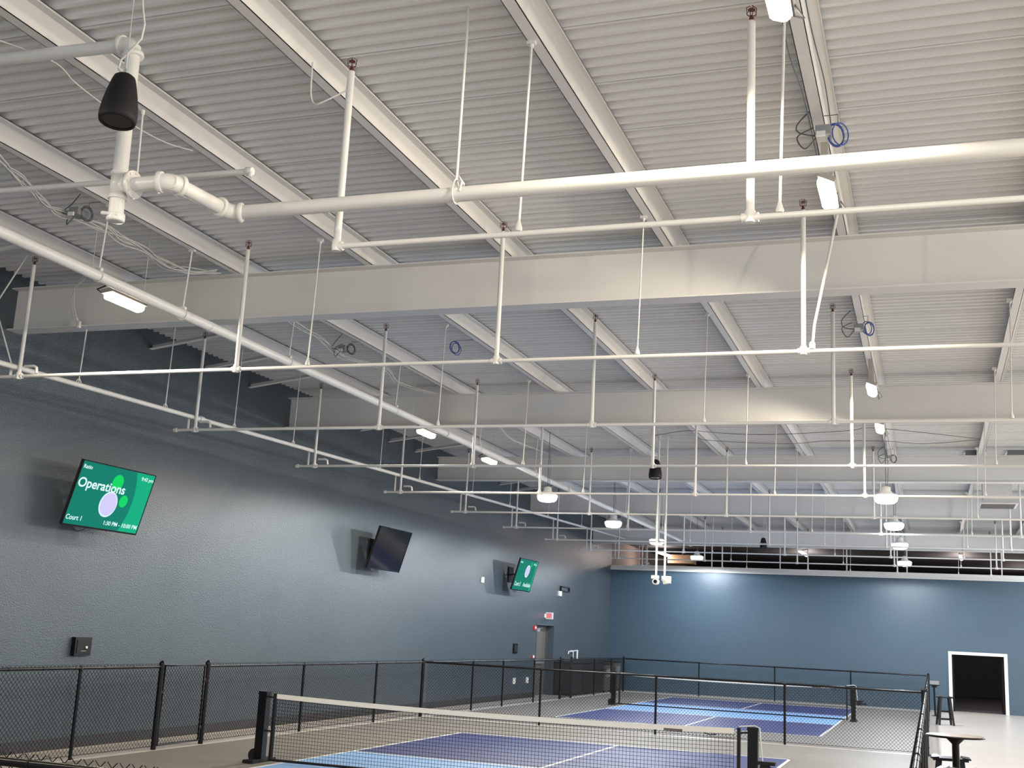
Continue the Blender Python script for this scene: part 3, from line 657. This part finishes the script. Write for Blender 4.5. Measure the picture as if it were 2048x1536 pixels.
# junction box on girder one with looping cables
t = empty('junction_box', (-5.02, -2.70, 5.5), 'small white junction box with looping cables at the left end of the nearest girder', 'box')
mb = MB(); mb.box(-5.07, -4.98, -2.74, -2.70, 5.49, 5.60); mb.box(-4.97, -4.93, -2.74, -2.70, 5.47, 5.56); build('box', mb, 'pipe', t)
mb = MB(); mb.tube([(-5.01, -2.75, 5.58), (-5.05, -2.8, 5.8), (-4.98, -2.85, 5.98), (-4.8, -2.95, 6.05), (-4.55, -3.2, 6.06)], .008, 6); mb.tube([(-4.96, -2.75, 5.56), (-5.0, -2.8, 5.75), (-4.94, -2.9, 5.95), (-4.7, -3.0, 6.04)], .007, 6); build('cable', mb, 'cable', t)

# storage behind the left fence
t = empty('storage_unit', (-5.8, 24.4, 0), 'long dark charcoal storage unit against the left wall behind the far fence', 'cabinet')
mb = MB(); mb.box(-6.12, -5.55, 22.45, 26.3, .04, 1.02); build('body', mb, 'cab', t)
mb = MB(); mb.box(-6.13, -5.52, 22.42, 26.33, 1.02, 1.06); build('top', mb, 'base', t)
mb = MB()
for yy in (22.6, 24.4, 26.2):
    for xx in (-6.05, -5.62): mb.box(xx - .03, xx + .03, yy - .03, yy + .03, 0, .04)
build('feet', mb, 'blackm', t)
for a in (22.5, 23.8, 25.1):
    mb = MB(); mb.box(-5.55, -5.535, a, a + 1.15, .08, .98); build('door', mb, 'cab', t)
for i, (a, b, h_) in enumerate(((26.42, 27.4, .93), (27.75, 28.7, 1.0))):
    t = empty('storage_bin', (-5.75, (a + b) / 2, 0), 'brownish grey storage bin by the back corner, %s the dark storage unit' % ('next to' if i == 0 else 'farther from'), 'bin', 'storage bins in the far corner')
    mb = MB(); mb.box(-6.08, -5.5, a, b, .05, h_); build('body', mb, 'bin', t)
    mb = MB(); mb.box(-6.1, -5.48, a - .02, b + .02, h_, h_ + .05); build('lid', mb, 'cab', t)
    mb = MB()
    for yy in (a + .1, b - .1): mb.lathe((-5.56, yy, .05), [(.05, -.03), (.05, .03)], axis=(1, 0, 0), n=12)
    build('wheel', mb, 'blackm', t)
    mb = MB(); mb.box(-5.5, -5.488, a + .2, b - .2, h_ - .42, h_ - .12); build('label_panel', mb, 'grey', t)

# ------------------------------------------------------------ tables, stools and the post on the right
def stool(x, y, label, rz=.2):
    t = empty('bar_stool', (x, y, 0), label, 'stool', 'black backless stools on the right')
    R = Matrix.Rotation(rz, 3, 'Z'); c = Vector((x, y, 0)); q = lambda a, b, z: c + R @ Vector((a, b, 0)) + Vector((0, 0, z))
    mb = MB(); mb.obox(q(0, 0, .735), R @ Vector((1, 0, 0)), R @ Vector((0, 1, 0)), (0, 0, 1), .19, .16, .015)
    mb.obox(q(-.17, 0, .752), R @ Vector((1, 0, .12)), R @ Vector((0, 1, 0)), R @ Vector((-.12, 0, 1)), .045, .16, .008); mb.obox(q(.17, 0, .752), R @ Vector((1, 0, -.12)), R @ Vector((0, 1, 0)), R @ Vector((.12, 0, 1)), .045, .16, .008)
    build('seat', mb, 'black', t)
    L = {}
    for sx in (-1, 1):
        for sy in (-1, 1):
            top, bot = q(sx * .12, sy * .10, .72), q(sx * .19, sy * .17, 0)
            mb = MB(); ax = (bot - top).normalized(); mb.obox((top + bot) / 2, R @ Vector((1, 0, 0)), R @ Vector((0, 1, 0)), ax, .027, .022, (bot - top).length / 2); build('leg', mb, 'black', t); L[sx, sy] = (top, bot)
    P = lambda s, f: L[s][0].lerp(L[s][1], f)
    for (a, b, f) in (((-1, -1), (1, -1), .50), ((-1, 1), (1, 1), .50), ((-1, -1), (1, -1), .78), ((-1, 1), (1, 1), .78), ((-1, -1), (-1, 1), .62), ((1, -1), (1, 1), .62)):
        mb = MB(); mb.tube([P(a, f), P(b, f)], .02, 6); build('rung', mb, 'black', t)
stool(5.66, 20.7, 'black stool standing by the white framed doorway')
stool(5.52, .25, 'black stool half hidden behind the fence, left of the round table', .05)
stool(5.60, -1.15, 'black stool in front of the round high table at the bottom edge', -.15)
t = empty('high_table', (5.57, -.62, 0), 'round high table with pale top and black pedestal beside the right fence', 'table')
mb = MB(); mb.lathe((5.57, -.62, 1.03), [(.30, 0), (.305, .006), (.305, .016), (.30, .02)], n=36); build('table_edge', mb, 'black', t)
mb = MB(); mb.lathe((5.57, -.62, 1.05), [(.292, 0), (.292, .003)], n=36); build('table_top', mb, 'wood', t)
mb = MB(); mb.lathe((5.57, -.62, .03), [(.045, 0), (.038, .05), (.038, .93), (.10, .99), (.10, 1.0)], n=16); build('pedestal', mb, 'black', t)
mb = MB(); mb.lathe((5.57, -.62, 0), [(.24, 0), (.24, .01), (.06, .035)], n=24); build('base', mb, 'black', t)
t = empty('court_post', (5.40, 25.4, 0), 'slim black post with a small grey box on top, behind the right fence corner', 'post')
mb = MB(); mb.tube([(5.42, 25.4, 0), (5.40, 25.4, .92)], .03, 10); build('pole', mb, 'black', t)
mb = MB(); mb.box(5.27, 5.55, 25.3, 25.45, .95, 1.06); build('box', mb, 'grey', t)
mb = MB(); mb.box(5.27, 5.56, 25.28, 25.46, .92, .95); mb.box(5.33, 5.48, 25.34, 25.46, .86, .92); build('bracket', mb, 'black', t)
mb = MB(); mb.lathe((5.42, 25.4, 0), [(.11, 0), (.11, .015)], n=16); build('base_plate', mb, 'black', t)

# ------------------------------------------------------------ hanging speakers, cameras, cables, vents
def speaker(x, y, z, s, label, ztop, drop=True):
    t = empty('pendant_speaker', (x, y, z), label, 'speaker', 'black pendant loudspeakers')
    pr = [(.02, .335), (.050, .330), (.068, .315), (.078, .285), (.098, .20), (.114, .11), (.120, .05), (.120, .015), (.114, -.01), (.100, -.012), (.094, 0.0)]
    ax = Vector((-.03, .10, 1)).normalized()
    mb = MB(); mb.lathe((x, y, z), [(a * s, b * s) for a, b in pr[::-1]], axis=ax, n=28); build('shell', mb, 'blackm', t)
    mb = MB(); mb.lathe((x, y, z), [(.098 * s, -.004 * s), (.098 * s, .01 * s)], axis=ax, n=24); build('grille', mb, 'gloss', t)
    tp = Vector((x, y, z)) + ax * .34 * s
    mb = MB(); mb.tube([tp, tp + Vector((0, 0, .05)), (tp.x + .01, y, ztop)], .004, 5); mb.tube([tp + Vector((-.01, 0, .0)), tp + Vector((.0, 0, .05)), tp + Vector((.01, 0, .0))], .006, 5); build('suspension_cable', mb, 'cable', t)
    mb = MB(); a = tp; mb.tube([a + Vector((-.02, 0, 0)), a + Vector((-.06, 0, .05)), a + Vector((-.05, 0, .11)), a + Vector((.03, 0, .18)), a + Vector((.09, 0, .24)), a + Vector((.10, 0, .34)), a + Vector((.07, 0, .46)), a + Vector((.03, 0, .7)), (tp.x + .02, y, ztop)], .007, 6); build('speaker_wire', mb, 'cable', t)
speaker(.59, -9.0, 4.93, .98, 'large black pendant loudspeaker hanging in front of the tall white riser', ZD)
speaker(.16, 8.5, 5.10, 1.12, 'small looking black pendant loudspeaker hanging near the two camera poles', ZD)
speaker(.56, 22.0, 4.82, .9, 'black pendant loudspeaker partly hidden above the farthest cross pipes', ZD)
for i, (xx, yy) in enumerate(((-.13, 10.1), (.02, 10.25))):
    t = empty('camera_pole', (xx, yy, 3.1), 'white %s security camera on a long pole hanging from the roof' % ('dark lens' if i == 0 else 'plain housing'), 'security camera', 'twin pole mounted cameras')
    mb = MB(); mb.tube([(xx, yy, 3.22), (xx, yy, 6.26)], .022, 10); mb.lathe((xx, yy, 6.22), [(.05, 0), (.05, .05)], n=12); build('pole', mb, 'pipe', t)
    mb = MB()
    if i == 0:
        mb.box(xx - .09, xx + .05, yy - .08, yy + .08, 3.16, 3.23); mb.lathe((xx, yy - .08, 3.10), [(.055, 0), (.07, .03), (.07, .12)], axis=(0, 1, 0), n=16); build('housing', mb, 'white', t)
        mb = MB(); mb.lathe((xx, yy - .085, 3.10), [(.04, 0), (.045, .02)], axis=(0, 1, 0), n=14); build('lens', mb, 'gloss', t)
    else:
        mb.box(xx - .05, xx + .13, yy - .08, yy + .08, 3.13, 3.23); mb.obox((xx + .05, yy, 3.12), (1, 0, .2), (0, 1, 0), (-.2, 0, 1), .07, .09, .05); build('housing', mb, 'white', t)
        mb = MB(); mb.lathe((xx + .05, yy - .10, 3.12), [(.03, 0), (.03, .02)], axis=(0, 1, 0), n=12); build('lens', mb, 'white', t)
# cable bundles beside the second purlin
def catmull(pts, k=6):
    P = [Vector(p) for p in pts]; P = [P[0]] + P + [P[-1]]; out = []
    for i in range(1, len(P) - 2):
        for j in range(k):
            s = j / k; a, b, c, d = P[i - 1:i + 3]
            out.append(.5 * ((2 * b) + (c - a) * s + (2 * a - 5 * b + 4 * c - d) * s * s + (3 * b - a - 3 * c + d) * s ** 3))
    return out + [P[-2]]
def bundle(name, pts, n, r, spread, mt, label, group=None):
    t = empty(name, pts[0], label, 'cable', group)
    for i in range(n):
        o = [Vector((random.uniform(-1, 1), 0, random.uniform(-1, 1))) * spread for _ in pts]
        mb = MB(); mb.tube(catmull([Vector(p) + q for p, q in zip(pts, o)]), r, 6); build('cable', mb, mt, t)
    return t
bundle('cable_bundle', [(-2.6, -9.5, 6.05), (-2.65, -7.2, 6.04), (-2.75, -6.58, 5.97), (-2.86, -6.23, 5.97), (-2.93, -5.99, 5.97), (-3.09, -5.6, 5.97), (-3.19, -5.24, 5.97), (-3.04, -4.79, 5.97), (-3.06, -4.38, 5.97), (-3.03, -4.02, 5.97), (-3.12, -3.51, 5.97), (-3.02, -3.16, 6.0), (-2.80, -2.9, 6.06)], 7, .0075, .045, 'cable', 'loose bundle of white cables sagging beside the second purlin before the nearest girder', 'white cable bundles')
bundle('cable_bundle', [(-2.9, -2.3, 6.05), (-3.03, -.45, 6.02), (-3.1, .26, 6.0), (-3.2, 1.26, 5.97), (-2.99, 2.27, 6.02), (-3.15, 3.21, 5.98), (-2.96, 4.5, 6.04)], 5, .0075, .035, 'cable', 'loose white cables sagging beside the second purlin, between the two nearest girders', 'white cable bundles')
bundle('cable_bundle', [(-2.9, 5.0, 6.05), (-3.1, 6.3, 6.0), (-2.95, 7.6, 6.03), (-3.1, 9.0, 5.98), (-2.95, 11.8, 6.04)], 3, .009, .02, 'cable', 'loose bundle of white cables between the second and third girders', 'white cable bundles')
bundle('hanging_cable', [(-.95, 2.2, 6.1), (.1, 8.7, 6.0), (.26, 8.18, 5.92), (1.03, 7.4, 5.86), (1.54, 8.01, 5.92), (2.49, 7.9, 5.86), (3.92, 7.81, 5.9), (4.5, 8.0, 5.98), (6.31, 8.92, 5.92)][1:], 1, .006, .0, 'dcable', 'grey cable sagging across the bay beyond second girder, upper', 'grey sagging cables')
bundle('hanging_cable', [(.85, 9.3, 6.06), (1.24, 8.9, 5.92), (2.68, 9.1, 5.88), (3.5, 9.2, 5.95), (4.6, 9.1, 5.92), (5.3, 9.2, 5.88), (6.33, 9.1, 5.94)], 1, .006, .0, 'dcable', 'grey cable sagging across the bay beyond the second girder, lower of two', 'grey sagging cables')
bundle('hanging_cable', [(-1.3, -8.6, 6.06), (-.97, -8.02, 6.05), (-.93, -7.75, 5.98), (-.89, -7.48, 5.93), (-.89, -7.07, 5.92), (-.88, -6.63, 5.95), (-.91, -6.2, 6.06)], 1, .006, 0, 'cable', 'single thin white cable swagging behind the big pendant loudspeaker')
t = empty('cable_loop', (.85, -7.0, 6.1), 'thin grey cable looping from the fourth purlin to the nearest riser', 'cable')
mb = MB(); mb.tube(catmull([(.99, -7.4, 6.09), (.99, -7.4, 6.0), (1.0, -7.4, 5.82), (1.04, -7.4, 5.74), (1.11, -7.4, 5.75), (1.27, -7.33, 5.86)]), .007, 6); build('cable', mb, 'cable', t)
def round_px(x):
    return min([q + .05 for q in PX], key=lambda q: abs(q - x))
def coil(x, y, z, r, mt, label, box=True):
    t = empty('cable_coil', (x, y, z), label, 'cable', 'coiled cables with small boxes on the purlins')
    mb = MB(); mb.tube([(x, y, z + r * .9), (x, y, 6.10), (round_px(x), y, 6.10)], .004, 5); build('tie', mb, 'dcable', t)
    for k_ in range(3):
        mb = MB(); o = Vector((random.uniform(-.02, .02), random.uniform(-.02, .02), random.uniform(-.015, .015)))
        mb.tube([Vector((x + r * .7 * math.cos(i * PI / 8), y + r * .5 * math.cos(i * PI / 8 + .6), z + r * math.sin(i * PI / 8))) + o for i in range(17)], .006, 6); build('loop', mb, mt, t)
    if box:
        mb = MB(); mb.box(x - .17, x - .05, y - .1, y + .06, z - .03, z + .05); build('box', mb, 'grey', t)
        mb = MB(); mb.box(x - .16, x - .09, y - .12, y - .1, z - .05, z - .01); build('connector', mb, 'white', t)
        mb = MB(); mb.tube(catmull([(x - .17, y, z), (x - .3, y - .05, z + .02), (x - .33, y + .1, z + .16), (x - .22, y + .1, z + .28)]), .006, 6); mb.tube(catmull([(x - .17, y, z - .01), (x - .26, y, z - .1), (x - .33, y + .1, z + .05), (x - .2, y + .1, z + .12)]), .006, 6); build('lead', mb, 'dcable', t)
coil(4.74, -5.55, 5.93, .085, 'bcable', 'coiled blue cable and small grey box above the tilted warm lamp on the right')
coil(4.68, .54, 5.93, .08, 'bcable', 'coiled blue cable on the sixth purlin between the two nearest girders')
coil(-1.2, .95, 5.98, .085, 'bcable', 'thin blue cable ring hanging between second and third purlins beyond the nearest girder', False)
coil(-2.86, .8, 5.98, .07, 'dcable', 'dark cable loops and small box beside the white cables beyond the nearest girder')
coil(-2.90, -5.16, 5.98, .07, 'dcable', 'dark cable loops and small box beside the white cables before the nearest girder')
coil(4.70, 11.2, 5.9, .08, 'dcable', 'dark cable coil on the sixth purlin just before the third girder')
bundle('hanging_cable', [(4.52, -8.0, 6.04), (4.50, -6.9, 5.99), (4.52, -6.0, 6.05), (4.51, -4.3, 6.05)], 1, .006, 0, 'dcable', 'grey cable tied along the left edge of the sixth purlin')
bundle('hanging_cable', [(4.68, -8.6, 6.07), (4.67, -7.2, 6.05), (4.69, -6.2, 6.07), (4.68, -5.4, 6.03)], 1, .005, 0, 'dcable', 'grey cable tied along the right edge of the sixth purlin')
# ceiling diffuser and roof curb
t = empty('air_diffuser', (7.0, 16.2, 5.4), 'white square ceiling duct with a dark grille on the right beyond the third girder', 'vent')
mb = MB(); mb.box(6.62, 7.28, 15.9, 16.6, 5.62, 6.27); build('duct', mb, 'beam', t)
mb = MB(); mb.add([(6.55, 15.8, 5.52), (7.36, 15.8, 5.52), (7.36, 16.75, 5.52), (6.55, 16.75, 5.52), (6.63, 15.9, 5.63), (7.28, 15.9, 5.63), (7.28, 16.62, 5.63), (6.63, 16.62, 5.63)], [(0, 1, 5, 4), (1, 2, 6, 5), (2, 3, 7, 6), (3, 0, 4, 7)]); mb.box(6.52, 7.40, 15.76, 16.8, 5.50, 5.525); build('collar', mb, 'pipe', t)
mb = MB(); mb.box(6.58, 7.34, 15.83, 16.72, 5.49, 5.50)
build('grille', mb, 'bin', t)
for i, (xa, xb, ya_, yb_) in enumerate(((6.15, 6.55, 12.5, 14.6), (7.0, 8.1, 12.5, 14.6), (6.6, 7.9, -3.6, -2.9))):
    t = empty('roof_opening', ((xa + xb) / 2, ya_, ZD - .02), ['narrow dark roof opening beyond the third girder on the right', 'wider dark roof opening at the right edge beyond the third girder', 'dark roof opening at the right edge just before the nearest girder'][i], 'roof opening')
    mb = MB(); mb.box(xa, xb, ya_, yb_, ZD - .012, ZD - .008); build('opening', mb, 'void', t)  # flat dark sheet below the deck, painting the shade inside the opening
    mb = MB(); mb.box(xa - .03, xa, ya_, yb_, ZD - .05, ZD); mb.box(xb, xb + .03, ya_, yb_, ZD - .05, ZD); build('curb', mb, 'beam', t)

# beyond the back wall
for i, (xx, yy, zz, dx, dz) in enumerate(((-4.85, 33.0, 5.32, .55, -.16), (.68, 33, 5.50, .32, -.20), (6.47, 33, 5.5, .05, -.2))):
    t = empty('tube_lamp', (xx, yy, zz), 'short white glowing tube lamp in the dark room beyond the back wall, %s of three' % ['leftmost', 'middle', 'rightmost'][i], 'lamp', 'tube lamps beyond the back wall')
    mb = MB(); mb.tube([(xx - dx / 2, yy, zz - dz / 2), (xx + dx / 2, yy - .3, zz + dz / 2)], .06, 10); build('tube', mb, 'tube', t)
    mb = MB(); mb.tube([(xx, yy - .15, zz + .05), (xx, yy - .15, 5.6)], .01, 5); build('hanger', mb, 'dcable', t)
t = empty('tan_box', (-4.3, 33.2, 4.9), 'tan boxy duct hanging in the dark space beyond the back wall, far left', 'duct')
mb = MB(); mb.box(-4.75, -3.7, 33.0, 33.7, 4.98, 5.33); build('box', mb, 'tan', t); mb = MB(); mb.tube([(-4.2, 33.3, 5.33), (-4.2, 33.3, 5.6)], .02, 6); build('hanger', mb, 'grey', t)
mb = MB(); mb.tube([(-5.3, 31.5, 4.75), (-5.3, 31.5, 5.58)], .06, 12); build('drop_pipe', mb, 'beam', org=(-5.3, 31.5, 4.75), label='short thick white vertical pipe in the dark gap above the back wall', cat='pipe')
for i, xx in enumerate((-4.1, -2.3, .2, 2.55, 4.6, 7.7)):
    t = empty('wall_cap_post', (xx, YB - .02, 4.6), 'thin white steel post rising from the back wall cap, %s from the left' % ordn[i], 'post', 'posts on top of the back wall')
    mb = MB(); mb.tube([(xx, YB + .05, 4.60), (xx, YB + .05, 5.9)], .022, 8); build('rod', mb, 'pipe', t); mb = MB(); mb.box(xx - .05, xx + .05, YB - .01, YB + .11, 4.60, 4.615); build('foot', mb, 'pipe', t)
for (px_, py_, pz_, e_) in ((-4.9, 32.6, 5.1, 60), (.7, 34, 4.9, 110), (6.5, 34, 4.9, 110), (9.0, 40, 4.5, 60)):  # added fill points lifting the black far room; the last has no fixture
    lp = bpy.data.lights.new('far_room_fill', 'POINT'); lp.energy = e_; lp.color = (1, .85, .78); lp.shadow_soft_size = .2
    lo = bpy.data.objects.new('far_room_fill', lp); col.objects.link(lo); lo.location = (px_, py_, pz_)
